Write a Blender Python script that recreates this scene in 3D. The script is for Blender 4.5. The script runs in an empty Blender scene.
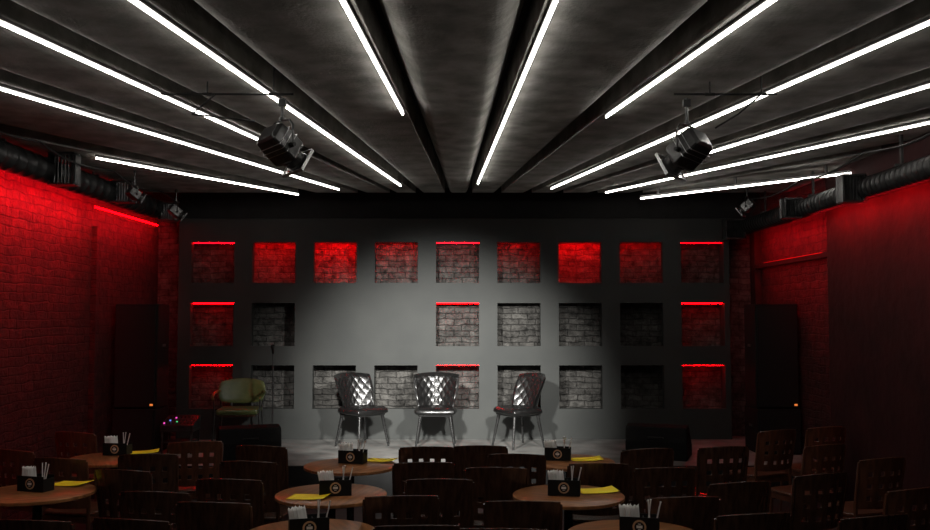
import bpy, bmesh, math, random
from mathutils import Vector, Matrix, Euler
random.seed(7)
scene = bpy.context.scene
COL = scene.collection
F = 900.0; CAMZ = 1.95; HOR = 316.0
# ---------------------------------------------------------------- utils
def X(px, y): return (px-465.0)/F*y
def Zh(py, y): return CAMZ + (HOR-py)/F*y

def new_mat(name):
    m = bpy.data.materials.new(name); m.use_nodes = True
    return m, m.node_tree.nodes, m.node_tree.links, m.node_tree.nodes['Principled BSDF']

def noise_mat(name, c1, c2, scale=5, rough=0.6, metal=0.0, bump=0.0, stretch=(1,1,1), bscale=None, coat=0.0, detail=6, spec=.5):
    m, N, L, b = new_mat(name)
    tc = N.new('ShaderNodeTexCoord'); mp = N.new('ShaderNodeMapping'); mp.inputs['Scale'].default_value = stretch
    nz = N.new('ShaderNodeTexNoise'); nz.inputs['Scale'].default_value = scale; nz.inputs['Detail'].default_value = detail
    cr = N.new('ShaderNodeValToRGB')
    cr.color_ramp.elements[0].position = .35; cr.color_ramp.elements[1].position = .68
    cr.color_ramp.elements[0].color = (*c1, 1); cr.color_ramp.elements[1].color = (*c2, 1)
    L.new(tc.outputs['Object'], mp.inputs['Vector']); L.new(mp.outputs[0], nz.inputs['Vector'])
    L.new(nz.outputs['Fac'], cr.inputs[0]); L.new(cr.outputs[0], b.inputs['Base Color'])
    b.inputs['Roughness'].default_value = rough; b.inputs['Metallic'].default_value = metal
    b.inputs['Coat Weight'].default_value = coat; b.inputs['Specular IOR Level'].default_value = spec
    if bump > 0:
        n2 = N.new('ShaderNodeTexNoise'); n2.inputs['Scale'].default_value = bscale or scale*4; n2.inputs['Detail'].default_value = 5
        L.new(mp.outputs[0], n2.inputs['Vector'])
        bp = N.new('ShaderNodeBump'); bp.inputs['Strength'].default_value = bump; bp.inputs['Distance'].default_value = .02
        L.new(n2.outputs['Fac'], bp.inputs['Height']); L.new(bp.outputs[0], b.inputs['Normal'])
    return m

def emit_mat(name, col, strength):
    m = bpy.data.materials.new(name); m.use_nodes = True
    N = m.node_tree.nodes; L = m.node_tree.links
    b = N['Principled BSDF']
    b.inputs['Base Color'].default_value = (.3*col[0], .3*col[1], .3*col[2], 1)
    b.inputs['Emission Color'].default_value = (*col, 1); b.inputs['Emission Strength'].default_value = strength
    return m

def brick_mat(name, axis, c1, c2, mortar, bump=.8, rough=.6, wob=.03, rowh=.085, bw=.25):
    m, N, L, b = new_mat(name)
    tc = N.new('ShaderNodeTexCoord'); sp = N.new('ShaderNodeSeparateXYZ'); cb = N.new('ShaderNodeCombineXYZ')
    L.new(tc.outputs['Object'], sp.inputs[0]); L.new(sp.outputs[axis], cb.inputs[0]); L.new(sp.outputs[2], cb.inputs[1])
    nz = N.new('ShaderNodeTexNoise'); nz.inputs['Scale'].default_value = 4; nz.inputs['Detail'].default_value = 6
    L.new(tc.outputs['Object'], nz.inputs['Vector'])
    vm = N.new('ShaderNodeVectorMath'); vm.operation = 'SCALE'; vm.inputs['Scale'].default_value = wob
    L.new(nz.outputs['Color'], vm.inputs[0])
    va = N.new('ShaderNodeVectorMath'); L.new(cb.outputs[0], va.inputs[0]); L.new(vm.outputs[0], va.inputs[1])
    br = N.new('ShaderNodeTexBrick'); br.inputs['Scale'].default_value = 1
    br.inputs['Brick Width'].default_value = bw; br.inputs['Row Height'].default_value = rowh
    br.inputs['Mortar Size'].default_value = .008; br.inputs['Mortar Smooth'].default_value = .8
    br.inputs['Color1'].default_value = (*c1, 1); br.inputs['Color2'].default_value = (*c2, 1); br.inputs['Mortar'].default_value = (*mortar, 1)
    L.new(va.outputs[0], br.inputs['Vector'])
    n2 = N.new('ShaderNodeTexNoise'); n2.inputs['Scale'].default_value = 9; n2.inputs['Detail'].default_value = 8; n2.inputs['Roughness'].default_value = .72
    L.new(tc.outputs['Object'], n2.inputs['Vector'])
    mx = N.new('ShaderNodeMix'); mx.data_type = 'RGBA'; mx.blend_type = 'MULTIPLY'; mx.inputs[0].default_value = .92
    cr = N.new('ShaderNodeValToRGB'); cr.color_ramp.elements[0].position = .34; cr.color_ramp.elements[1].position = .64
    cr.color_ramp.elements[0].color = (.12,.12,.12,1); cr.color_ramp.elements[1].color = (1,1,1,1)
    L.new(n2.outputs['Fac'], cr.inputs[0])
    L.new(br.outputs['Color'], mx.inputs[6]); L.new(cr.outputs[0], mx.inputs[7]); 
    L.new(mx.outputs[2], b.inputs['Base Color'])
    ma = N.new('ShaderNodeMath'); ma.operation = 'MULTIPLY_ADD'; ma.inputs[1].default_value = -.7
    L.new(br.outputs['Fac'], ma.inputs[0]); 
    mb = N.new('ShaderNodeMath'); mb.operation = 'MULTIPLY'; mb.inputs[1].default_value = 2.8
    L.new(n2.outputs['Fac'], mb.inputs[0]); L.new(mb.outputs[0], ma.inputs[2])
    bp = N.new('ShaderNodeBump'); bp.inputs['Strength'].default_value = bump; bp.inputs['Distance'].default_value = .04
    L.new(ma.outputs[0], bp.inputs['Height']); L.new(bp.outputs[0], b.inputs['Normal'])
    b.inputs['Roughness'].default_value = rough; b.inputs['Specular IOR Level'].default_value = .3
    return m

def box(bm, c, s, M=None):
    mat = Matrix.Translation(c) @ Matrix.Diagonal((*s, 1))
    if M is not None: mat = M @ mat
    bmesh.ops.create_cube(bm, size=1, matrix=mat)

def cyl(bm, p0, p1, r0, r1=None, seg=16):
    p0 = Vector(p0); p1 = Vector(p1); r1 = r0 if r1 is None else r1
    d = p1-p0; q = d.to_track_quat('Z', 'Y')
    M = Matrix.Translation((p0+p1)/2) @ q.to_matrix().to_4x4()
    bmesh.ops.create_cone(bm, cap_ends=True, segments=seg, radius1=r0, radius2=r1, depth=d.length, matrix=M)

def lathe(bm, prof, seg=32, M=None):
    rings = []
    for r, z in prof:
        ring = []
        for i in range(seg):
            a = 2*math.pi*i/seg; v = Vector((r*math.cos(a), r*math.sin(a), z))
            ring.append(bm.verts.new(M @ v if M is not None else v))
        rings.append(ring)
    for a, b in zip(rings, rings[1:]):
        for i in range(seg):
            j = (i+1) % seg; bm.faces.new((a[i], a[j], b[j], b[i]))
    bm.faces.new(rings[0][::-1]); bm.faces.new(rings[-1])

def sweep(bm, pts, r, seg=10, rx=None):
    pts = [Vector(p) for p in pts]; n = len(pts)
    rs = r if isinstance(r, (list, tuple)) else [r]*n
    rings = []; ref = Vector((0, 0, 1))
    for i, p in enumerate(pts):
        t = (pts[min(i+1, n-1)]-pts[max(i-1, 0)]).normalized()
        rf = ref if abs(t.dot(ref)) < .9 else Vector((1, 0, 0))
        a = t.cross(rf).normalized(); b = t.cross(a).normalized()
        ring = []
        for k in range(seg):
            an = 2*math.pi*k/seg
            ring.append(bm.verts.new(p + a*math.cos(an)*rs[i]*(rx or 1) + b*math.sin(an)*rs[i]))
        rings.append(ring)
    for a, b in zip(rings, rings[1:]):
        for k in range(seg):
            j = (k+1) % seg; bm.faces.new((a[k], a[j], b[j], b[k]))
    bm.faces.new(rings[0][::-1]); bm.faces.new(rings[-1])

def sweep_fix(bm, pts, r, side, seg=10):
    pts = [Vector(p) for p in pts]; n = len(pts); side = Vector(side)
    rings = []
    for i, p in enumerate(pts):
        t = (pts[min(i+1, n-1)]-pts[max(i-1, 0)]).normalized()
        a = t.cross(side).normalized(); b = t.cross(a).normalized()
        rings.append([bm.verts.new(p + a*math.cos(2*math.pi*k/seg)*r + b*math.sin(2*math.pi*k/seg)*r) for k in range(seg)])
    for a, b in zip(rings, rings[1:]):
        for k in range(seg):
            j = (k+1) % seg; bm.faces.new((a[k], a[j], b[j], b[k]))
    bm.faces.new(rings[0][::-1]); bm.faces.new(rings[-1])

def grid_panel(bm, xs, zs, holes, y0, y1, warp=None):
    nx, nz = len(xs)-1, len(zs)-1
    cache = {}
    def V(i, k, s):
        key = (i, k, s)
        if key not in cache:
            v = Vector((xs[i], y0 if s == 0 else y1, zs[k]))
            if warp: v = warp(v)
            cache[key] = bm.verts.new(v)
        return cache[key]
    solid = lambda i, k: 0 <= i < nx and 0 <= k < nz and (i, k) not in holes
    for i in range(nx):
        for k in range(nz):
            if not solid(i, k): continue
            bm.faces.new((V(i,k,0), V(i+1,k,0), V(i+1,k+1,0), V(i,k+1,0)))
            bm.faces.new((V(i,k,1), V(i,k+1,1), V(i+1,k+1,1), V(i+1,k,1)))
            if not solid(i-1, k): bm.faces.new((V(i,k,0), V(i,k+1,0), V(i,k+1,1), V(i,k,1)))
            if not solid(i+1, k): bm.faces.new((V(i+1,k,0), V(i+1,k,1), V(i+1,k+1,1), V(i+1,k+1,0)))
            if not solid(i, k-1): bm.faces.new((V(i,k,0), V(i,k,1), V(i+1,k,1), V(i+1,k,0)))
            if not solid(i, k+1): bm.faces.new((V(i,k+1,0), V(i+1,k+1,0), V(i+1,k+1,1), V(i,k+1,1)))

def shell(bm, surf, nu, nv, dist=.0005):
    G = [[[bm.verts.new(surf(-1+2*i/nu, j/nv, fr)) for i in range(nu+1)] for j in range(nv+1)] for fr in (True, False)]
    for s in (0, 1):
        for j in range(nv):
            for i in range(nu): bm.faces.new((G[s][j][i], G[s][j][i+1], G[s][j+1][i+1], G[s][j+1][i]))
    for j in range(nv):
        for i in (0, nu): bm.faces.new((G[0][j][i], G[0][j+1][i], G[1][j+1][i], G[1][j][i]))
    for i in range(nu):
        for j in (0, nv): bm.faces.new((G[0][j][i], G[0][j][i+1], G[1][j][i+1], G[1][j][i]))
    bmesh.ops.remove_doubles(bm, verts=bm.verts[:], dist=dist)

def obj(name, bm, mat, parent=None, smooth=False, bevel=0, loc=None, label=None, cat=None, kind=None, group=None, ang=40):
    bmesh.ops.recalc_face_normals(bm, faces=bm.faces[:])
    me = bpy.data.meshes.new(name); bm.to_mesh(me); bm.free()
    if isinstance(mat, (list, tuple)):
        for m in mat: me.materials.append(m)
    else: me.materials.append(mat)
    if smooth:
        for p in me.polygons: p.use_smooth = True
        me.set_sharp_from_angle(angle=math.radians(ang))
    o = bpy.data.objects.new(name, me); COL.objects.link(o)
    if parent: o.parent = parent
    if loc is not None: o.location = loc
    if bevel:
        md = o.modifiers.new('Bevel', 'BEVEL'); md.width = bevel; md.segments = 2; md.limit_method = 'ANGLE'
    if label: o['label'] = label
    if cat: o['category'] = cat
    if kind: o['kind'] = kind
    if group: o['group'] = group
    return o

def root(name, label, cat, group=None, loc=(0,0,0), rot=0):
    o = bpy.data.objects.new(name, None); o.empty_display_size = .1; COL.objects.link(o)
    o['label'] = label; o['category'] = cat
    if group: o['group'] = group
    o.location = loc; o.rotation_euler = (0, 0, rot)
    return o

def dup(src, loc, rot=0, label=None):
    def rec(s, par):
        n = s.copy(); COL.objects.link(n)
        if par: n.parent = par; n.matrix_parent_inverse = s.matrix_parent_inverse.copy()
        for c in list(s.children):
            rec(c, n)
        return n
    n = rec(src, None)
    n.location = loc; n.rotation_euler = (0, 0, rot) if not isinstance(rot, (tuple, list)) else rot
    if label: n['label'] = label
    return n

def B(): return bmesh.new()

# ---------------------------------------------------------------- materials
M_ceil = noise_mat('ceiling_concrete', (.17,.166,.154), (.31,.303,.283), 5.0, .95, bump=.3, bscale=40, detail=14, spec=.05)
M_beam = noise_mat('recess_black', (.016,.016,.016), (.028,.028,.027), 4, .85, bump=.2, spec=.1)
M_plate = noise_mat('wall_charcoal_paint', (.028,.030,.029), (.036,.038,.036), 2.0, .6, bump=.08, bscale=60, spec=.2)
M_black = noise_mat('black_paint', (.005,.005,.005), (.009,.009,.009), 5, .6, spec=.25)
M_brick_rear = brick_mat('brick_rear', 0, (.115,.11,.103), (.17,.163,.152), (.075,.072,.068), 1.0, wob=.08, bw=.22, rowh=.078)
M_brick_side = brick_mat('brick_side', 1, (.044,.010,.009), (.085,.017,.016), (.026,.007,.006), 1.0, wob=.08, rowh=.085)  # maroon tint puts part of the red light wash into the brick colour
M_plaster = noise_mat('dark_plaster', (.016,.006,.006), (.032,.009,.009), 2.5, .85, bump=.6, bscale=9, spec=.15)  # red glow of the wall light is mixed into the plaster colour too
M_floor = noise_mat('floor_dark', (.010,.008,.008), (.022,.018,.016), 4, .5, bump=.1)
M_stage = noise_mat('stage_grey', (.07,.07,.067), (.19,.19,.18), 3, .5, bump=.15, bscale=30)
M_wood_dark = noise_mat('wood_black_stain', (.032,.014,.009), (.078,.035,.021), 6, .24, stretch=(6,6,1), bump=.03)
M_wood_brown = noise_mat('wood_brown_stain', (.060,.022,.012), (.13,.048,.025), 6, .28, stretch=(6,6,1), bump=.03)
M_table = noise_mat('table_walnut', (.19,.075,.027), (.43,.185,.07), 5, .28, stretch=(1,7,1), bump=.03)
M_leather = noise_mat('black_leather', (.004,.004,.004), (.007,.007,.007), 20, .27, bump=.01, coat=.1)
M_legs = noise_mat('leg_satin_black', (.012,.012,.012), (.02,.02,.02), 10, .25, metal=.3)
M_olive = noise_mat('olive_vinyl', (.060,.078,.024), (.092,.11,.038), 10, .35, bump=.05)
M_speaker = noise_mat('speaker_texture', (.004,.004,.004), (.008,.008,.008), 60, .75, bump=.2, spec=.12)
M_grille = noise_mat('speaker_grille', (.004,.004,.004), (.012,.012,.012), 200, .6, bump=.3, spec=.15)
M_duct = noise_mat('duct_metal', (.010,.010,.010), (.026,.026,.026), 8, .4, metal=.4)
M_metal = noise_mat('steel_dark', (.04,.04,.04), (.08,.08,.08), 15, .35, metal=.8)
M_fix = noise_mat('fixture_body', (.018,.018,.018), (.04,.04,.04), 15, .28, metal=.4)
M_alu = noise_mat('aluminium', (.28,.28,.28), (.45,.45,.45), 15, .35, metal=.9)
M_white = noise_mat('paper_white', (.75,.73,.70), (.85,.84,.8), 10, .8)
M_yellow = noise_mat('paper_yellow', (1.0,.72,.01), (1.0,.84,.015), 8, .6)
M_tan = noise_mat('emblem_tan', (.55,.33,.18), (.65,.42,.25), 10, .5)
M_orange = emit_mat('badge_orange', (1,.25,.05), .8)
M_tube = emit_mat('tube_white_light', (1,.95,.88), 17)
M_pink = emit_mat('indicator_pink', (1,.1,.6), 1.2); M_blue = emit_mat('indicator_blue', (.15,.3,1), 1.2); M_green = emit_mat('indicator_green', (.1,1,.3), .8)
m, N, L, b = new_mat('lens_glass'); b.inputs['Base Color'].default_value = (.3,.3,.3,1); b.inputs['Roughness'].default_value = .05; b.inputs['Metallic'].default_value=.6; M_lens = m
M_r = {}
def redm(s):
    if s not in M_r: M_r[s] = emit_mat('led_red_%s' % str(s).replace('.', '_'), (1,.0003,.0015), s)
    return M_r[s]

# ---------------------------------------------------------------- room
LX, RX, CZ, YB = -4.15, 3.92, 3.65, 12.15
YF = -1.5
def slab(name, c, s, mat, label=None):
    bm = B(); box(bm, c, s); return obj(name, bm, mat, kind='structure', label=label, cat='room structure')
slab('floor', ((LX+RX)/2, (YF+YB)/2, -.05), (RX-LX, YB-YF, .1), M_floor, 'dark floor of the club room')
slab('ceiling', ((LX+RX)/2, (YF+YB)/2, CZ+.05), (RX-LX, YB-YF, .1), M_beam, 'dark ceiling above radiating concrete panels')
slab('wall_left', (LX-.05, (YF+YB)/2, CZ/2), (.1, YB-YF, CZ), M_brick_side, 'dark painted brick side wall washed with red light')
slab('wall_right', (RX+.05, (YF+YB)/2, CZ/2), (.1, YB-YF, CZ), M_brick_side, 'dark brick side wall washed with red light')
slab('wall_rear', ((LX+RX)/2, YB+.05, CZ/2), (RX-LX, .1, CZ), M_brick_rear, 'painted brick wall seen through the square niches')
slab('wall_front', ((LX+RX)/2, YF-.05, CZ/2), (RX-LX, .1, CZ), M_black, 'black wall at the audience end')
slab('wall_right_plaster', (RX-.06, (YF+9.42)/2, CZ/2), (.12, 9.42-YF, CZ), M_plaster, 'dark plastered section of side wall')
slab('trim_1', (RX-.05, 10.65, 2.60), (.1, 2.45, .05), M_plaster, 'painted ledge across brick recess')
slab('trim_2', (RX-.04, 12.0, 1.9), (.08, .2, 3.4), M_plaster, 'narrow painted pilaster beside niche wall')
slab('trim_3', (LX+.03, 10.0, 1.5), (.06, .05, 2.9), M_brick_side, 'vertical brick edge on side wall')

SY, SZ = 9.75, .35
bm = B(); box(bm, ((LX+RX)/2, (SY+YB)/2, SZ/2), (RX-LX, YB-SY, SZ))
obj('floor_stage', bm, M_stage, kind='structure', label='low grey stage platform', cat='room structure')
slab('trim_4', ((LX+RX)/2, SY-.012, SZ/2), (RX-LX, .024, SZ-.004), M_black, 'black stage riser front')

PY = 11.8; PT = .10
cw, pitch, c5 = .564, .804, -.098
rows = [(.744,1.307), (1.557,2.12), (2.383,2.92)]
xs = [-3.76]; colidx = {}
for k in range(1, 10):
    cx = c5 + pitch*(k-5); xs += [cx-cw/2, cx+cw/2]; colidx[k] = 2*k-1
xs.append(3.47)
zs = [SZ]; rowidx = {}
for r, (a, c) in enumerate(rows): zs += [a, c]; rowidx[r] = 2*r+1
zs.append(3.23)
holes = set()
for k in range(1, 10):
    for r in range(3):
        if r == 1 and k in (3, 4): continue
        holes.add((colidx[k], rowidx[r]))
bm = B(); grid_panel(bm, xs, zs, holes, PY, PY+PT)
D0, D1 = PY+PT, YB; dc = (D0+D1)/2; dd = D1-D0-.004
for z in (SZ+.03, (rows[0][1]+rows[1][0])/2, (rows[1][1]+rows[2][0])/2, 3.2):
    box(bm, ((xs[0]+xs[-1])/2, dc, z), (xs[-1]-xs[0], dd, .03))
for k in range(0, 10):
    x = c5 + pitch*(k-4.5); x = max(xs[0]+.02, min(xs[-1]-.02, x))
    box(bm, (x, dc, (SZ+3.23)/2), (.03, dd, 3.23-SZ))
obj('wall_back', bm, M_plate, kind='structure', label='charcoal feature wall with grid of square niches', cat='room structure')
slab('trim_5', ((LX+RX)/2, PY+.2, (3.23+CZ)/2+.005), (RX-LX-.01, .25, CZ-3.23-.01), M_black, 'black header above feature wall')

def led(x0, x1, y, z, mat, h=.012, lab='red LED strip glowing at top of wall niche'):
    bm = B(); box(bm, ((x0+x1)/2, y, z), (x1-x0, .012, h))
    return obj('led_strip', bm, mat, label=lab, cat='LED light', group='red niche LED strips')
for k in (1, 5, 9):
    for r in range(3):
        cx = c5 + pitch*(k-5); s = {1:55, 5:38, 9:44}[k]
        if r == 2: s = {1:55, 5:75, 9:24}[k]
        led(cx-cw/2+.002, cx+cw/2-.002, PY+PT+.006, rows[r][1]-.004, redm(s), .007)
for k, s in ((2, 240), (3, 390), (4, 130), (6, 80), (7, 370), (8, 100)):
    cx = c5 + pitch*(k-5)
    led(cx-cw/2, cx+cw/2, PY+PT+.006, rows[2][1]+.07, redm(s), .02, 'red LED strip hidden behind lintel of wall niche')
bm = B(); box(bm, (LX+.007, 11.05, 3.17), (.014, 2.05, .016))
obj('led_strip', bm, redm(16), label='thin red LED strip on brick wall under duct', cat='LED light', group='red wall LED strips')
bm = B(); box(bm, (RX-.007, 10.8, 2.64), (.014, 1.9, .012))
obj('led_strip', bm, redm(.4), label='dim red LED strip above wall ledge', cat='LED light', group='red wall LED strips')

def area(loc, target, lx, ly, energy, col):
    l = bpy.data.lights.new('wall_washer', 'AREA'); l.shape = 'RECTANGLE'; l.size = lx; l.size_y = ly; l.energy = energy; l.color = col
    o = bpy.data.objects.new('wall_washer', l); COL.objects.link(o); o.location = loc
    d = (Vector(target)-Vector(loc)).normalized()
    z = -d; x = Vector((0,1,0)); x = (x - z*x.dot(z)).normalized(); y = z.cross(x)
    o.rotation_euler = Matrix((x, y, z)).transposed().to_euler()
    return o
RED = (1, .006, .015)
area((LX+.30, 7.4, 3.12), (LX, 7.4, 3.04), 4.8, .04, 150, RED)
area((LX+.24, 10.9, 3.11), (LX, 10.9, 3.03), 2.0, .03, 20, RED)
area((RX-.34, 7.0, 2.97), (RX-.12, 7.0, 2.93), 4.6, .03, 42, RED)
area((RX-.26, 10.7, 2.93), (RX, 10.7, 2.86), 2.1, .03, 15, RED)
area((RX-.14, 10.7, 2.56), (RX, 10.7, 2.3), 2.1, .03, 3, RED)

# ---------------------------------------------------------------- ceiling tubes and panels
TZ = 3.42; PZ = 3.452
def onz(px, py, Z):
    y = (Z-CAMZ)*F/(HOR-py); return Vector((X(px, y), y, Z))
tubes = [((0,22),(262,141)), ((0,88),(338,189)), ((93,157),(297,194)), ((133,0),(400,185)), ((342,0),(402,112)),
         ((556,0),(478,183)), ((772,0),(608,115)), ((930,22),(552,188)), ((930,85),(700,155)), ((930,122),(607,192)), ((857,172),(642,198))]
PS = onz(460, 226, TZ); PS.z = 0
angs = []
for i, (a, c) in enumerate(tubes):
    tz = 3.34 if i == 10 else TZ
    p0, p1 = onz(*a, tz), onz(*c, tz)
    d = (p1-p0).normalized()
    near = p0.copy()
    if i not in (2, 10): near = p0 - d*(3.2 if 0 < a[0] < 930 else 1.5)
    while near.x < LX+.1 or near.x > RX-.14: near = near + d*.03
    mid = (near+p1)/2; Ln = (p1-near).length
    ang = math.atan2(d.y, d.x)
    m0 = (p0+p1)/2; angs.append(math.atan2(m0.x-PS.x, PS.y-m0.y))
    Rm = Matrix.Translation(mid) @ Matrix.Rotation(ang, 4, 'Z')
    bm = B(); box(bm, (0, 0, .022), (Ln, .028, .020), Rm)
    if i == 10:
        for t in (-.4, 0, .4): box(bm, (Ln*t, 0, .07), (.02, .02, .09), Rm)
    if i in (4, 5):
        for t in (-.4, 0, .4): box(bm, (Ln*t, 0, .13), (.015, .015, .199), Rm)
    t = obj('led_tube', bm, M_metal, label='long white LED tube light mounted along ceiling beam', cat='tube light', group='radiating ceiling tube lights')
    bm = B(); cyl(bm, Rm @ Vector((-Ln/2, 0, 0)), Rm @ Vector((Ln/2, 0, 0)), .0088, seg=12)
    obj('diffuser', bm, M_tube, parent=t, smooth=True)
sa = sorted(angs)
neg = [a for a in sa if a < 0]; pos = [a for a in sa if a >= 0]
YI = 10.9
amax_l = math.atan2(LX-PS.x, PS.y-YI)+.01; amax_r = math.atan2(RX-PS.x, PS.y-YI)-.01
segs = []
SF = .10
neg_out = [amax_l]+neg
for o_, i_ in zip(neg_out, neg_out[1:]):
    gap = (i_-o_); slot = 0 if o_ == amax_l else SF*gap
    segs.append((o_+slot, i_+.0035, slot > 0, False))
pos_out = pos+[amax_r]
for i_, o_ in zip(pos_out, pos_out[1:]):
    gap = o_-i_; slot = 0 if o_ == amax_r else SF*gap
    segs.append((i_-.0035, o_-slot, False, slot > 0))
g = pos[0]-neg[-1]
segs.append((neg[-1]+.09*g, pos[0]-.09*g, True, True))
pn = 6
for a0, a1, cs, ce in segs:
    bm = B(); n = 40; ri = []; ro = []
    for k in range(n+1):
        t_ = k/n
        a = a0+(a1-a0)*t_; dx, dy = math.sin(a), -math.cos(a)
        rise = 0
        w_ = .26
        if ce and t_ > 1-w_: q = (t_-1+w_)/w_; rise = q**2.4
        if cs and t_ < w_: q = (w_-t_)/w_; rise = max(rise, q**2.4)
        zz = PZ + (CZ-.03-PZ)*rise
        ti = (YI-PS.y)/dy
        te = (YF-PS.y)/dy
        if dx < -1e-6: te = min(te, (LX-PS.x)/dx)
        if dx > 1e-6: te = min(te, (RX-PS.x)/dx)
        te = max(te, ti+.001)
        for lst, t in ((ri, ti), (ro, te)):
            lst.append([bm.verts.new((PS.x+dx*t, PS.y+dy*t, z)) for z in (zz, CZ-.002)])
    for k in range(n):
        A, Bq, C, D = ri[k], ri[k+1], ro[k+1], ro[k]
        bm.faces.new((A[0], Bq[0], C[0], D[0])); bm.faces.new((A[1], D[1], C[1], Bq[1]))
        bm.faces.new((A[0], A[1], Bq[1], Bq[0])); bm.faces.new((D[0], C[0], C[1], D[1]))
    bm.faces.new((ri[0][0], ro[0][0], ro[0][1], ri[0][1])); bm.faces.new((ri[n][0], ri[n][1], ro[n][1], ro[n][0]))
    obj('trim_%d' % pn, bm, M_ceil, kind='structure', smooth=True, label='mottled concrete ceiling panel between tube lights', cat='room structure'); pn += 1

# ---------------------------------------------------------------- ducts
def duct(name, x, z, r, y0, y1, step, label):
    bm = B(); prof = []
    y = 0; Lt = y1-y0
    while y < Lt:
        prof += [(r, y), (r, y+step*.72), (r*1.06, y+step*.80), (r*1.06, y+step*.92)]
        y += step
    prof.append((r, Lt))
    M = Matrix.Translation((x, y0, z)) @ Matrix.Rotation(-math.pi/2, 4, 'X')
    lathe(bm, prof, 28, M)
    return obj(name, bm, M_duct, smooth=True, label=label, cat='air duct')
DL = (-3.87, 3.29, .115); DR = (3.62, 3.10, .095)
dl = duct('air_duct', *DL[:2], DL[2], 3.0, 11.7, .18, 'black round ventilation duct along brick wall')
dr = duct('air_duct', *DR[:2], DR[2], 3.0, 11.75, .09, 'ribbed dark spiral ventilation duct')
def grille(parent, c, s, n=7):
    bm = B(); cx, cy, cz = c; w, d, h = s
    for sx in (-1, 1): box(bm, (cx+sx*w/2, cy, cz), (.015, d, h))
    for sz in (-1, 1): box(bm, (cx, cy, cz+sz*h/2), (w+.015, d, .015))
    for i in range(n): 
        M = Matrix.Translation((cx-w/2+(i+.5)*w/n, cy, cz)) @ Matrix.Rotation(.5, 4, 'Z')
        box(bm, (0, 0, 0), (.006, d*.9, h), M)
    obj('vent_grille', bm, M_metal, parent=parent, label='slatted vent outlet')
grille(dl, (-3.70, 8.25, 3.30), (.22, .16, .28)); grille(dl, (-3.70, 9.7, 3.29), (.20, .16, .22)); grille(dl, (-3.72, 11.2, 3.25), (.20, .16, .22))
grille(dr, (3.50, 8.1, 3.10), (.20, .14, .24)); grille(dr, (3.50, 9.6, 3.10), (.18, .14, .20)); grille(dr, (3.45, 11.5, 3.06), (.24, .16, .24))
for dct, (x, z, r) in ((dl, DL), (dr, DR)):
    for y in (7.4, 9.3, 10.8):
        bm = B(); box(bm, (x, y, (z+r+PZ)/2), (.02, .03, PZ-z-r+.02)); box(bm, (x, y, z+r+.004), (.12, .03, .02))
        obj('hanger', bm, M_metal, parent=dct)
for sx, x0, z0 in ((-1, -3.56, 3.41), (1, 3.36, 3.32)):
    pts = []
    for i in range(49):
        y = 5.5+5.6*i/48; pts.append((x0+.02*math.sin(y*3), y, z0-.06*abs(math.sin(y*2.1))))
    bm = B(); sweep(bm, pts, .009, 6)
    obj('cable', bm, M_black, smooth=True, label='black cable draped along ventilation duct', cat='cable')

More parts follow.
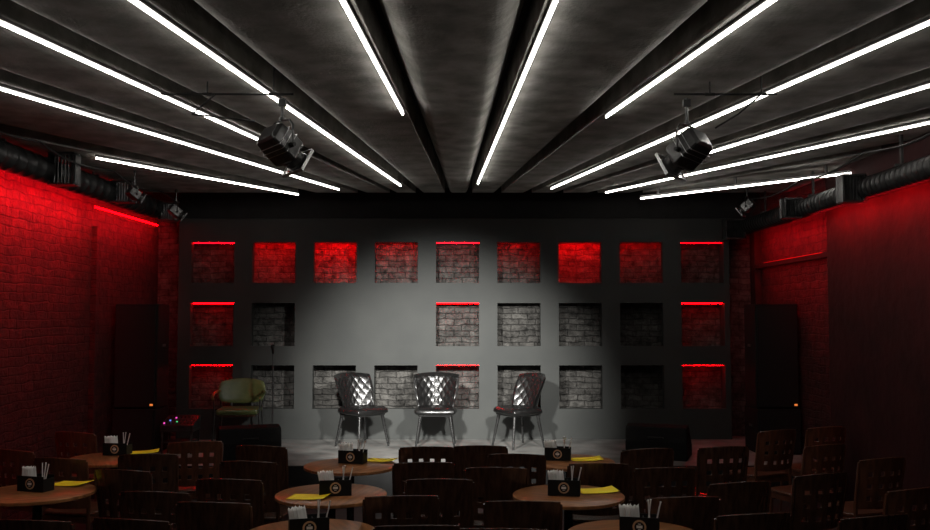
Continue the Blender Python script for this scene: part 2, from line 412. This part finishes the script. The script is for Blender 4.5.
# ---------------------------------------------------------------- stage fixtures
def fixture(loc, aim, scale, label, energy=0, roll=0, top=None, spot=60, laim=None):
    R = root('stage_spotlight', label, 'stage light', loc=loc)
    R.scale = (scale,)*3
    mA = M_alu if energy else M_fix
    d = (Vector(aim)-Vector(loc)).normalized()
    q = d.to_track_quat('-Z', 'Y') @ Euler((0, 0, roll)).to_quaternion()
    topz = ((top if top else CZ)-loc[2])/scale
    yaw = math.atan2(d.y, d.x)-math.pi/2
    bm = B()
    sweep_fix(bm, [(-.175,0,0),(-.175,0,.12),(-.165,0,.19),(-.12,0,.24),(0,0,.25),(.12,0,.24),(.165,0,.19),(.175,0,.12),(.175,0,0)], .011, (0,1,0), 8)
    yk = obj('yoke', bm, M_metal, parent=R, smooth=True); yk.rotation_euler = (0, 0, yaw)
    bm = B(); cyl(bm, (0,0,.24), (0,0,topz), .014); cyl(bm, (0,0,.25), (0,0,.28), .03, .03, 12); box(bm, (0,0,max(topz-.05,.27)), (.07,.05,.07))
    obj('hanging_clamp', bm, M_fix, parent=R, bevel=.004)
    bm = B()
    lv = [(.10,.085,.20), (.13,.11,.17), (.14,.12,.05), (.14,.12,-.10), (.12,.105,-.13)]
    rings = []
    for a, c, z in lv:
        ring = []
        for kx, ky in ((-1,-.85),(-.85,-1),(.85,-1),(1,-.85),(1,.85),(.85,1),(-.85,1),(-1,.85)):
            ring.append(bm.verts.new((kx*a, ky*c, z)))
        rings.append(ring)
    for r0, r1 in zip(rings, rings[1:]):
        for k in range(8): bm.faces.new((r0[k], r0[(k+1)%8], r1[(k+1)%8], r1[k]))
    bm.faces.new(rings[0]); bm.faces.new(rings[-1][::-1])
    H = obj('lamp_housing', bm, M_fix, parent=R, bevel=.006)
    H.rotation_mode = 'QUATERNION'; H.rotation_quaternion = q
    bm = B()
    for k in range(3):
        box(bm, (0, 0, .0+k*.05), (.288, .248, .004))
    obj('cooling_fins', bm, mA, parent=H)
    bm = B(); lathe(bm, [(.10,-.12),(.108,-.14),(.10,-.15),(.10,-.20),(.118,-.21),(.118,-.235),(.10,-.235)], 28)
    obj('lens_barrel', bm, M_fix, parent=H, smooth=True)
    bm = B(); lathe(bm, [(.098,-.2355),(.085,-.242),(.05,-.25),(.001,-.253)], 24)
    obj('lens', bm, M_lens, parent=H, smooth=True)
    bm = B()
    for s in (-1, 1):
        box(bm, (s*.135, 0, -.225), (.010, .28, .03)); box(bm, (0, s*.135, -.225), (.28, .010, .03))
    obj('gel_frame', bm, mA, parent=H)
    for s in (-1, 1):
        bm = B(); cyl(bm, (s*.145, 0, 0), (s*.20, 0, 0), .025, .02, 12); o = obj('knob', bm, M_black, parent=R, smooth=True)
        o.rotation_euler = (0, 0, yaw)
    if energy:
        l = bpy.data.lights.new('lamp', 'SPOT'); l.energy = energy; l.spot_size = math.radians(spot); l.spot_blend = 1.0
        l.shadow_soft_size = .12; l.color = (1,.98,.93)
        lo = bpy.data.objects.new('lamp', l); COL.objects.link(lo); lo.parent = R
        ld = (Vector(laim)-Vector(loc)).normalized()
        lo.location = d*.45
        lo.rotation_euler = ld.to_track_quat('-Z','Y').to_euler()
    return R
fixture((-1.17, 5.7, 3.03), (-.30, 6.6, 2.1), .68, 'large black theatre spotlight hanging from ceiling pipe', 3600, roll=.2, top=3.345, spot=42, laim=(-.50, 11.7, 1.0))
fixture((1.42, 5.7, 3.00), (.55, 6.6, 2.1), .68, 'large black theatre spotlight with pale frame on ceiling pipe', 2500, roll=-.2, top=3.345, spot=46, laim=(-.2, 11.7, .8))
fixture((-3.42, 10.6, 3.18), (-1, 12, 1.0), .45, 'small black spotlight hung near duct', 0, top=PZ)
fixture((3.28, 10.4, 3.22), (1, 12, 1.0), .45, 'small black spotlight hung above stage', 0, top=PZ)
fixture((-3.40, 9.2, 3.20), (-1, 12, 1.0), .38, 'small black spotlight beside vent grille', 0, top=PZ)

def pipe(name, pts, r, label, extra=None):
    R = root(name, label, 'lighting pipe')
    bm = B(); cyl(bm, pts[0], pts[1], r, seg=14); obj('tube', bm, M_black, parent=R, smooth=True)
    a, c = Vector(pts[0]), Vector(pts[1])
    for t in (.35, .85):
        p = a.lerp(c, t); bm = B(); cyl(bm, p, (p.x, p.y, CZ-.001), .005, seg=8); cyl(bm, p-(c-a).normalized()*.03, p+(c-a).normalized()*.03, r*1.5, seg=14)
        obj('hanger', bm, M_black, parent=R, smooth=True)
    bm = B()
    for q in (extra or []): cyl(bm, q[0], q[1], .006, seg=8)
    if extra: obj('brace', bm, M_metal, parent=R, smooth=True)
pipe('lighting_pipe', ((-1.95, 5.7, 3.37), (-1.10, 5.7, 3.37)), .007, 'black horizontal lighting pipe under ceiling',
     [((-1.6, 5.7, 3.37), (-1.75, 5.7, 3.24)), ((-1.75, 5.7, 3.24), (-1.35, 5.72, 3.20))])
pipe('lighting_pipe', ((1.34, 5.7, 3.37), (2.0, 5.7, 3.37)), .007, 'black horizontal lighting pipe near ceiling beams',
     [((1.9, 5.7, 3.37), (1.75, 5.7, 3.24)), ((1.75, 5.7, 3.24), (1.6, 5.7, 3.15))])

# ---------------------------------------------------------------- tufted stage chairs
def soft_sq(u, v, k=.55):
    a = u*math.sqrt(1-v*v/2); c = v*math.sqrt(1-u*u/2)
    return u*(1-k)+a*k, v*(1-k)+c*k
def tuft(a, c):
    t = abs(math.sin(math.pi*(a+c)))*abs(math.sin(math.pi*(a-c)))
    return t**.6
def build_tufted(name, label):
    R = root(name, label, 'chair', 'tufted chairs on the stage')
    bm = B()
    def surf(u, v, front):
        uu, vv = soft_sq(u, v*2-1, .24); vv = (vv+1)/2
        w = .225 + .085*vv
        x = uu*w
        z = .42 + .46*vv + .010*(1-uu*uu)*vv
        y = -.19 - .11*vv + .20*uu*uu*(.6+.4*(1-vv))
        edge = min(1, (1-abs(u))*9)*min(1, (1-v)*9)
        if front: y += .022*edge + .007*tuft(uu*3.5, vv*3.6)*edge
        else: y -= .022*edge + .004*tuft(uu*3.5, vv*3.6)*edge
        return Vector((x, y, z))
    shell(bm, surf, 168, 144)
    obj('backrest', bm, M_leather, parent=R, smooth=True, label='diamond tufted curved back', ang=80)
    bm = B()
    def seat(u, v, top):
        v = v*2-1
        a, c = soft_sq(u, v, .45); e = min(1, (1-max(abs(u), abs(v)))*5); e = math.sqrt(max(0, e))
        z = (.435 + .05*e + .004*tuft(a*3, c*3)*e) if top else (.425 - .03*e)
        return Vector((a*(.26+.015*c), .02+c*.245, z))
    shell(bm, seat, 80, 80)
    obj('seat', bm, M_leather, parent=R, smooth=True, label='padded tufted seat', ang=80)
    bm = B(); box(bm, (0, .02, .398), (.40, .40, .035)); obj('seat_frame', bm, M_legs, parent=R, bevel=.008)
    for sx in (-1, 1):
        for sy in (-1, 1):
            bm = B(); cyl(bm, (sx*.235, .02+sy*.225, 0), (sx*.175, .02+sy*.165, .41), .012, .022, 12)
            obj('leg', bm, M_legs, parent=R, smooth=True)
    return R
ty = 11.2
c0 = build_tufted('tufted_chair', 'black leather tufted chair facing the audience on stage')
c0.location = (X(436, ty), ty, SZ); c0.rotation_euler = (0, 0, math.pi)
dup(c0, (X(362, ty), ty, SZ), math.pi+.80, 'black leather tufted chair turned inward, bright seat')
dup(c0, (X(519, ty), ty-.02, SZ), math.pi-1.05, 'black leather tufted chair turned inward beside wall niches')

# olive armchair
R = root('armchair', 'dark olive armchair with wide curved back and slim open arms', 'chair', loc=(X(241, 11.25), 11.25, SZ), rot=math.pi+.1)
bm = B()
def surf(u, v, front):
    uu, vv = soft_sq(u, v*2-1, .5); vv = (vv+1)/2
    x = uu*(.285+.02*vv); z = .50+.29*vv+.02*(1-uu*uu)*vv; y = -.22-.07*vv+.07*uu*uu
    e = min(1, (1-abs(u))*6)*min(1, min(v, 1-v)*6)
    y += (.016 if front else -.016)*math.sqrt(max(e, 0))
    return Vector((x, y, z))
shell(bm, surf, 48, 24)
obj('backrest', bm, M_olive, parent=R, smooth=True, ang=80)
bm = B()
for s in (-1, 1): cyl(bm, (s*.12, -.19, .42), (s*.13, -.225, .54), .012, seg=10)
obj('back_support', bm, M_metal, parent=R, smooth=True)
bm = B(); box(bm, (0, .0, .43), (.50, .46, .07)); obj('seat', bm, M_olive, parent=R, bevel=.025)
bm = B(); box(bm, (0, .0, .385), (.46, .42, .02)); obj('seat_frame', bm, M_wood_dark, parent=R, bevel=.004)
for s in (-1, 1):
    bm = B(); sweep(bm, [(s*.27,-.20,.66),(s*.295,-.08,.655),(s*.305,.05,.64),(s*.295,.20,.61),(s*.28,.23,.58)], [.012,.014,.015,.014,.011], 10, 1.2)
    obj('armrest', bm, M_olive, parent=R, smooth=True)
    bm = B(); sweep(bm, [(s*.29,.24,0),(s*.27,.21,.36),(s*.28,.20,.60)], [.009,.012,.011], 10); obj('leg', bm, M_metal, parent=R, smooth=True)
    bm = B(); sweep(bm, [(s*.28,-.28,0),(s*.25,-.22,.36),(s*.27,-.20,.66)], [.009,.012,.011], 10); obj('leg', bm, M_metal, parent=R, smooth=True)

# microphone stand
R = root('microphone_stand', 'slim black microphone stand against wall', 'microphone stand', loc=(X(274, 10.95), 10.95, SZ))
bm = B(); lathe(bm, [(.13,0),(.13,.012),(.03,.03),(.012,.05)], 28); obj('base', bm, M_metal, parent=R, smooth=True)
bm = B(); cyl(bm, (0,0,.03), (0,0,1.15), .009); cyl(bm, (0,0,.72), (0,0,.79), .016); obj('pole', bm, M_metal, parent=R, smooth=True)
bm = B(); cyl(bm, (0,0,1.15), (0,-.04,1.22), .014, .018); cyl(bm, (0,-.04,1.22), (0,-.055,1.25), .024, .02); obj('microphone', bm, M_black, parent=R, smooth=True)

# ---------------------------------------------------------------- speakers
def cabinet(name, label, cat, loc, w, d, h, rot=0, cones=1, badge=False, group=None):
    R = root(name, label, cat, group, loc, rot)
    bm = B(); box(bm, (0,0,h/2), (w,d,h)); obj('cabinet', bm, M_speaker, parent=R, bevel=.012)
    bm = B()
    for i in range(cones):
        zc = h*(i+.5)/cones; r = min(w*.36, h/cones*.4)
        lathe(bm, [(r,0),(r,.012),(r*.9,.014),(r*.35,.004),(.001,.008)], 28, Matrix.Translation((0,-d/2,zc)) @ Matrix.Rotation(math.pi/2,4,'X'))
    obj('speaker_cone', bm, M_grille, parent=R, smooth=True)
    bm = B(); box(bm, (0,-d/2-.02,h/2), (w-.04,.008,h-.05))
    for sx in (-1,1): box(bm, (sx*(w/2-.024),-d/2-.009,h/2), (.008,.022,h-.05))
    obj('grille', bm, M_grille, parent=R)
    bm = B()
    for s in (-1,1): box(bm, (s*(w/2+.004),0,h*.6), (.01,.12,.03))
    obj('handle', bm, M_metal, parent=R, bevel=.003)
    if badge:
        bm = B(); box(bm, (w/2-.05,-d/2-.026,.05), (.035,.004,.022)); obj('badge', bm, M_orange, parent=R, label='small orange badge')
    return R
sp = 10.75
for xc, lab in ((-3.84, 'brick wall'), (3.64, 'red-tinted pilaster')):
    cabinet('subwoofer', 'black subwoofer cabinet on stage by '+lab, 'speaker', (xc, sp, SZ), .50, .5, .52, group='stage speaker stacks')
    cabinet('pa_speaker', 'tall black loudspeaker stacked on subwoofer by '+lab, 'speaker', (xc, sp, SZ+.52), .50, .42, 1.22, cones=2, badge=True, group='stage speaker stacks')
def wedge(loc, rot, label):
    R = root('stage_monitor', label, 'speaker', 'floor wedge monitors', loc, rot)
    bm = B(); pr = [(-.25,0),(.25,0),(.25,.13),(-.05,.38),(-.21,.36),(-.25,.2)]
    vs = [[bm.verts.new((s*.34, y, z)) for y, z in pr] for s in (-1, 1)]
    bm.faces.new(vs[0]); bm.faces.new(vs[1][::-1])
    for k in range(6): bm.faces.new((vs[0][k], vs[0][(k+1)%6], vs[1][(k+1)%6], vs[1][k]))
    obj('cabinet', bm, M_speaker, parent=R, bevel=.015)
    bm = B()
    M = Matrix.Translation((0, .106, .262)) @ Matrix.Rotation(math.atan2(-.25,.30), 4, 'X'); box(bm, (0,0,0), (.60,.34,.01), M)
    obj('grille', bm, M_grille, parent=R)
    bm = B(); sweep(bm, [(-.08,-.235,.24),(-.08,-.275,.25),(.08,-.275,.25),(.08,-.235,.24)], .01, 8); obj('handle', bm, M_black, parent=R, smooth=True)
wedge((X(250,10.25), 10.25, SZ), .35, 'black wedge stage monitor in front of olive armchair')
wedge((X(657,10.35), 10.35, SZ), -.35, 'black wedge stage monitor near stage edge')

R = root('mixing_console', 'small audio mixer with glowing coloured lights on rack', 'audio equipment', loc=(X(183,10.7), 10.7, SZ))
bm = B()
for sx in (-1,1):
    for sy in (-1,1): box(bm, (sx*.17, sy*.14, .13), (.02,.02,.26))
box(bm, (0,0,.13), (.34,.28,.015)); box(bm, (0,0,.265), (.38,.32,.02)); obj('rack', bm, M_metal, parent=R)
bm = B(); pr = [(-.16,.275),(.16,.275),(.16,.42),(-.16,.33)]
vs = [[bm.verts.new((s*.19, y, z)) for y, z in pr] for s in (-1, 1)]
bm.faces.new(vs[0]); bm.faces.new(vs[1][::-1])
for k in range(4): bm.faces.new((vs[0][k], vs[0][(k+1)%4], vs[1][(k+1)%4], vs[1][k]))
obj('console_body', bm, M_metal, parent=R, bevel=.005)
for i, mm in enumerate((M_pink, M_blue, M_pink, M_green)):
    bm = B(); x = -.16+.045*i; y = (-.1, -.02, .06, -.06)[i]; z = .375+(y)*.28
    box(bm, (x, y, z+.004), (.014,.02,.012)); obj('indicator_light', bm, mm, parent=R)
bm = B()
for i in range(8):
    for j in range(3):
        x = -.15+.043*i; y = -.11+j*.09; z = .375+y*.28; cyl(bm, (x+.012,y,z), (x+.012,y-.004,z+.018), .008, seg=8)
obj('knob', bm, M_metal, parent=R)

# ---------------------------------------------------------------- wooden cafe chairs
def build_chair(mat, label, style):
    R = root('wooden_chair', label, 'chair', 'cafe chairs around the tables')
    W = .205
    if style == 0:
        nx = 4; cell = .034; bar_ = .052
        xs_ = [-W, -.185]; x = -(nx*cell+(nx-1)*bar_)/2
        for i in range(nx): xs_ += [x, x+cell]; x += cell+bar_
        xs_ += [.185, W]
        zs_ = [.50, .56, .594, .65, .684, .74, .774, .82, .855, .872]
        hl = {(2+2*i, r) for i in range(nx) for r in (1, 3, 5)}
    else:
        nx = 3; cell = .036; bar_ = .074
        xs_ = [-W, -.19, -.175]; x = -(nx*cell+(nx-1)*bar_)/2
        for i in range(nx): xs_ += [x, x+cell]; x += cell+bar_
        xs_ += [.175, .19, W]
        zs_ = [.50, .55, .586, .63, .666, .73, .77, .82, .85, .872]
        hl = {(3+2*i, r) for i in range(nx) for r in (1, 3)}
    def warp(v):
        t = (v.z-.45)/.42
        y = v.y - .195 - .075*t - .065*(1-(v.x/W)**2)
        z = v.z + .018*(1-(v.x/W)**2)*(v.z-.53)/.33
        return Vector((v.x*(1+.07*t), y, z))
    bm = B(); grid_panel(bm, xs_, zs_, hl, -.006, .007, warp)
    obj('backrest', bm, mat, parent=R, bevel=.004, smooth=True, label='bent plywood back with small square cut-outs')
    bm = B()
    out = []
    for i in range(48):
        a = 2*math.pi*i/48; c, s = math.cos(a), math.sin(a); e = .42
        out.append((math.copysign(abs(c)**e, c)*.22, math.copysign(abs(s)**e, s)*.21+.005))
    levels = [(.96,.432),(1,.438),(1,.450),(.97,.457),(.6,.452),(.2,.449)]
    rings = [[bm.verts.new((x*k, y*k, z)) for x, y in out] for k, z in levels]
    for r0, r1 in zip(rings, rings[1:]):
        for i in range(48): bm.faces.new((r0[i], r0[(i+1)%48], r1[(i+1)%48], r1[i]))
    bm.faces.new(rings[0]); bm.faces.new(rings[-1])
    obj('seat', bm, mat, parent=R, smooth=True)
    for s in (-1, 1):
        bm = B(); sweep(bm, [(s*.210,-.235,0),(s*.203,-.20,.43),(s*.207,-.205,.52),(s*.220,-.258,.80),(s*.221,-.266,.855)], [.013,.016,.015,.012,.009], 8)
        obj('rear_leg', bm, mat, parent=R, smooth=True)
        bm = B(); cyl(bm, (s*.20,.19,0), (s*.185,.165,.44), .012, .017, 10); obj('front_leg', bm, mat, parent=R, smooth=True)
        bm = B(); cyl(bm, (s*.195,.18,.22), (s*.205,-.215,.24), .009, seg=8); obj('stretcher', bm, mat, parent=R, smooth=True)
    bm = B(); box(bm, (0,.165,.405), (.36,.02,.05)); box(bm, (0,-.185,.405), (.38,.02,.05))
    for s in (-1,1): box(bm, (s*.19,-.01,.405), (.02,.35,.05))
    obj('apron', bm, mat, parent=R)
    return R
SRC = [build_chair(M_wood_dark, 'dark-stained wooden cafe chair with rows of square cut-outs', 0),
       build_chair(M_wood_brown, 'reddish-brown wooden cafe chair with rows of square cut-outs', 0),
       build_chair(M_wood_dark, 'dark-stained wooden cafe chair with broad crest rail', 1)]
first = {0: True, 1: True, 2: True}
def put(px, top, rot=0, br=0, dz=None):
    yb = (CAMZ-.885)*F/(top-HOR)
    x = X(px, yb)
    ox, oy = x - .25*math.sin(rot), yb + .25*math.cos(rot)
    src = SRC[br]
    if first[br]:
        src.location = (ox, oy, 0); src.rotation_euler = (0,0,rot); first[br] = False; return
    dup(src, (ox, oy, 0), rot)
chairs = [
 (480,443,.0,2),(427,444,.05,0),(424,459,.1,0),(496,464,-.05,2),(516,451,-.1,0),(440,475,.0,2),
 (252,458,-.15,2),(264,443,-.2,2),(233,475,-.1,0),(198,439,.3,1),(128,466,-.25,2),(80,430,-.3,1),(20,447,-.4,1),(152,451,.1,0),
 (218,497,-.1,2),(402,491,.1,0),(418,519,.05,2),(505,522,-.05,2),(522,496,-.05,2),(597,460,.0,2),(662,464,.1,0),(680,492,.1,2),
 (748,508,.2,2),(773,428,.4,1),(820,442,.4,1),(876,455,.35,1),(822,425,.3,1),
 (40,514,-.1,2),(138,513,-.2,2),(645,446,.2,2),(735,478,.25,2),(905,484,.4,1),(815,470,.35,0),(720,444,.2,0),(866,510,.3,0),(160,487,-.1,0),(66,455,-.2,1) ]
for c in chairs: put(*c)

# ---------------------------------------------------------------- tables
def build_table():
    R = root('cafe_table', 'round walnut cafe table with black pedestal', 'table', 'round cafe tables')
    bm = B(); lathe(bm, [(.36,.722),(.375,.728),(.375,.746),(.368,.75)], 64); obj('tabletop', bm, M_table, parent=R, smooth=True)
    bm = B(); lathe(bm, [(.035,.03),(.03,.06),(.03,.68),(.10,.70),(.14,.722)], 24); obj('pedestal', bm, M_legs, parent=R, smooth=True)
    bm = B(); lathe(bm, [(.22,0),(.22,.012),(.06,.03),(.035,.045)], 40); obj('base', bm, M_legs, parent=R, smooth=True)
    return R
def build_holder():
    R = root('napkin_holder', 'black napkin holder box with round emblem', 'napkin holder', 'table napkin holders')
    bm = B(); w, d, h, t = .215, .11, .105, .006
    box(bm, (0,0,t/2), (w,d,t)); 
    for s in (-1,1):
        box(bm, (0,s*(d-t)/2,h/2), (w,t,h)); box(bm, (s*(w-t)/2,0,h*.42), (t,d-2*t,h*.84))
    box(bm, (.02,0,h*.45), (t,d-2*t,h*.9)); obj('box', bm, M_black, parent=R, bevel=.0015)
    for s in (-1, 1):
        bm = B(); M = Matrix.Translation((-.0,s*(d/2+.001),.054)) @ Matrix.Rotation(math.pi/2,4,'X')
        lathe(bm, [(.037,-.001),(.037,.001)], 32, M); e = obj('emblem', bm, M_tan, parent=R, label='round tan and white emblem')
        bm = B(); M2 = Matrix.Translation((0,s*(d/2+.003),.054)) @ Matrix.Rotation(math.pi/2,4,'X')
        lathe(bm, [(.027,-.001),(.027,.001)], 28, M2); obj('emblem_centre', bm, M_black, parent=e)
        bm = B(); box(bm, (0,s*(d/2+.0045),.055), (.032,.002,.015)); box(bm, (0,s*(d/2+.0045),.040), (.016,.002,.004)); box(bm, (0,s*(d/2+.0045),.070), (.016,.002,.004)); obj('emblem_mark', bm, M_white, parent=e)
    return R
def build_napkin():
    bm = B(); n = 8; g = []
    for j in range(n+1):
        v = j/n; g.append([bm.verts.new(((-.5+i/6)*.06, .004*math.sin(i*1.9)*v+.016*v*v, v*(.150+.006*math.sin(i*2.3)))) for i in range(7)])
    for j in range(n):
        for i in range(6): bm.faces.new((g[j][i], g[j][i+1], g[j+1][i+1], g[j+1][i]))
    o = obj('paper_napkin', bm, M_white, label='folded white paper napkin standing in black holder', cat='napkin', group='paper napkins', smooth=True)
    md = o.modifiers.new('Solid', 'SOLIDIFY'); md.thickness = .002
    return o
def build_menu():
    bm = B(); n = 10; g = []
    for j in range(n+1):
        g.append([bm.verts.new(((-.5+i/n)*.26, (-.5+j/n)*.18, .003+.012*(i/n)**4*(1+.3*j/n))) for i in range(n+1)])
    for j in range(n):
        for i in range(n): bm.faces.new((g[j][i], g[j][i+1], g[j+1][i+1], g[j+1][i]))
    o = obj('menu_sheet', bm, M_yellow, label='yellow paper menu sheet lying on round table', cat='paper sheet', group='yellow menu sheets', smooth=True)
    md = o.modifiers.new('Solid', 'SOLIDIFY'); md.thickness = .0015
    return o
def build_stick():
    bm = B(); cyl(bm, (0,0,0), (0,0,.18), .004, seg=8); cyl(bm, (0,0,.18), (0,0,.184), .005, seg=8)
    return obj('drinking_straw', bm, M_white, label='thin white wrapped straw standing in napkin holder', cat='straw', group='wrapped straws', smooth=True)
T0, H0, N0, Y0, S0 = build_table(), build_holder(), build_napkin(), build_menu(), build_stick()
def at(px, py):
    y = (CAMZ-.75)*F/(py-HOR); return X(px, y), y
tb = [((352,463),(354,461),(382,459)), ((333,491),(337,492),(311,495)), ((43,489),(41,488),(76,482)), ((118,456),(121,453),(147,451)),
      ((568,459),(557,458),(585,458)), ((567,492),(563,492),(596,489)), ((313,530),(311,532),(280,534)), ((632,531),(637,531),None)]
used = [False]*5
def place(i, src, loc, rot):
    if not used[i]:
        used[i] = True; src.location = loc; src.rotation_euler = rot if isinstance(rot,(tuple,list)) else (0,0,rot); return src
    return dup(src, loc, rot)
for (t, h, mn) in tb:
    tx, tyy = at(*t); place(0, T0, (tx, tyy, 0), random.uniform(0, 3))
    hx, hy = at(*h); r = random.uniform(-.35, .25)
    place(1, H0, (hx, hy, .7502), r)
    for k in range(3):
        ox = -.078+.028*k
        place(2, N0, (hx+ox*math.cos(r), hy+ox*math.sin(r), .757), (random.uniform(-.05,.05), random.uniform(-.12,.02), r+random.uniform(.6,1.1)))
    for ox, oy, tl in ((.040, .02, .12), (.075, -.015, .22), (.058, .0, -.05)):
        place(4, S0, (hx+ox*math.cos(r)-oy*math.sin(r), hy+ox*math.sin(r)+oy*math.cos(r), .757), (0, tl, r))
    if mn:
        mx_, my_ = at(*mn); place(3, Y0, (mx_, my_, .7505), random.uniform(-.4,.4))

# ---------------------------------------------------------------- world, camera
w = bpy.data.worlds.new('World'); scene.world = w; w.use_nodes = True
w.node_tree.nodes['Background'].inputs[0].default_value = (.02,.02,.022,1); w.node_tree.nodes['Background'].inputs[1].default_value = .2
cam = bpy.data.cameras.new('Camera'); cam.sensor_width = 36; cam.lens = 36*F/930
co = bpy.data.objects.new('Camera', cam); COL.objects.link(co)
co.location = (0, 0, CAMZ); co.rotation_euler = (math.pi/2 + math.atan((HOR-265)/F), 0, 0)
scene.camera = co
scene.view_settings.view_transform = 'Standard'
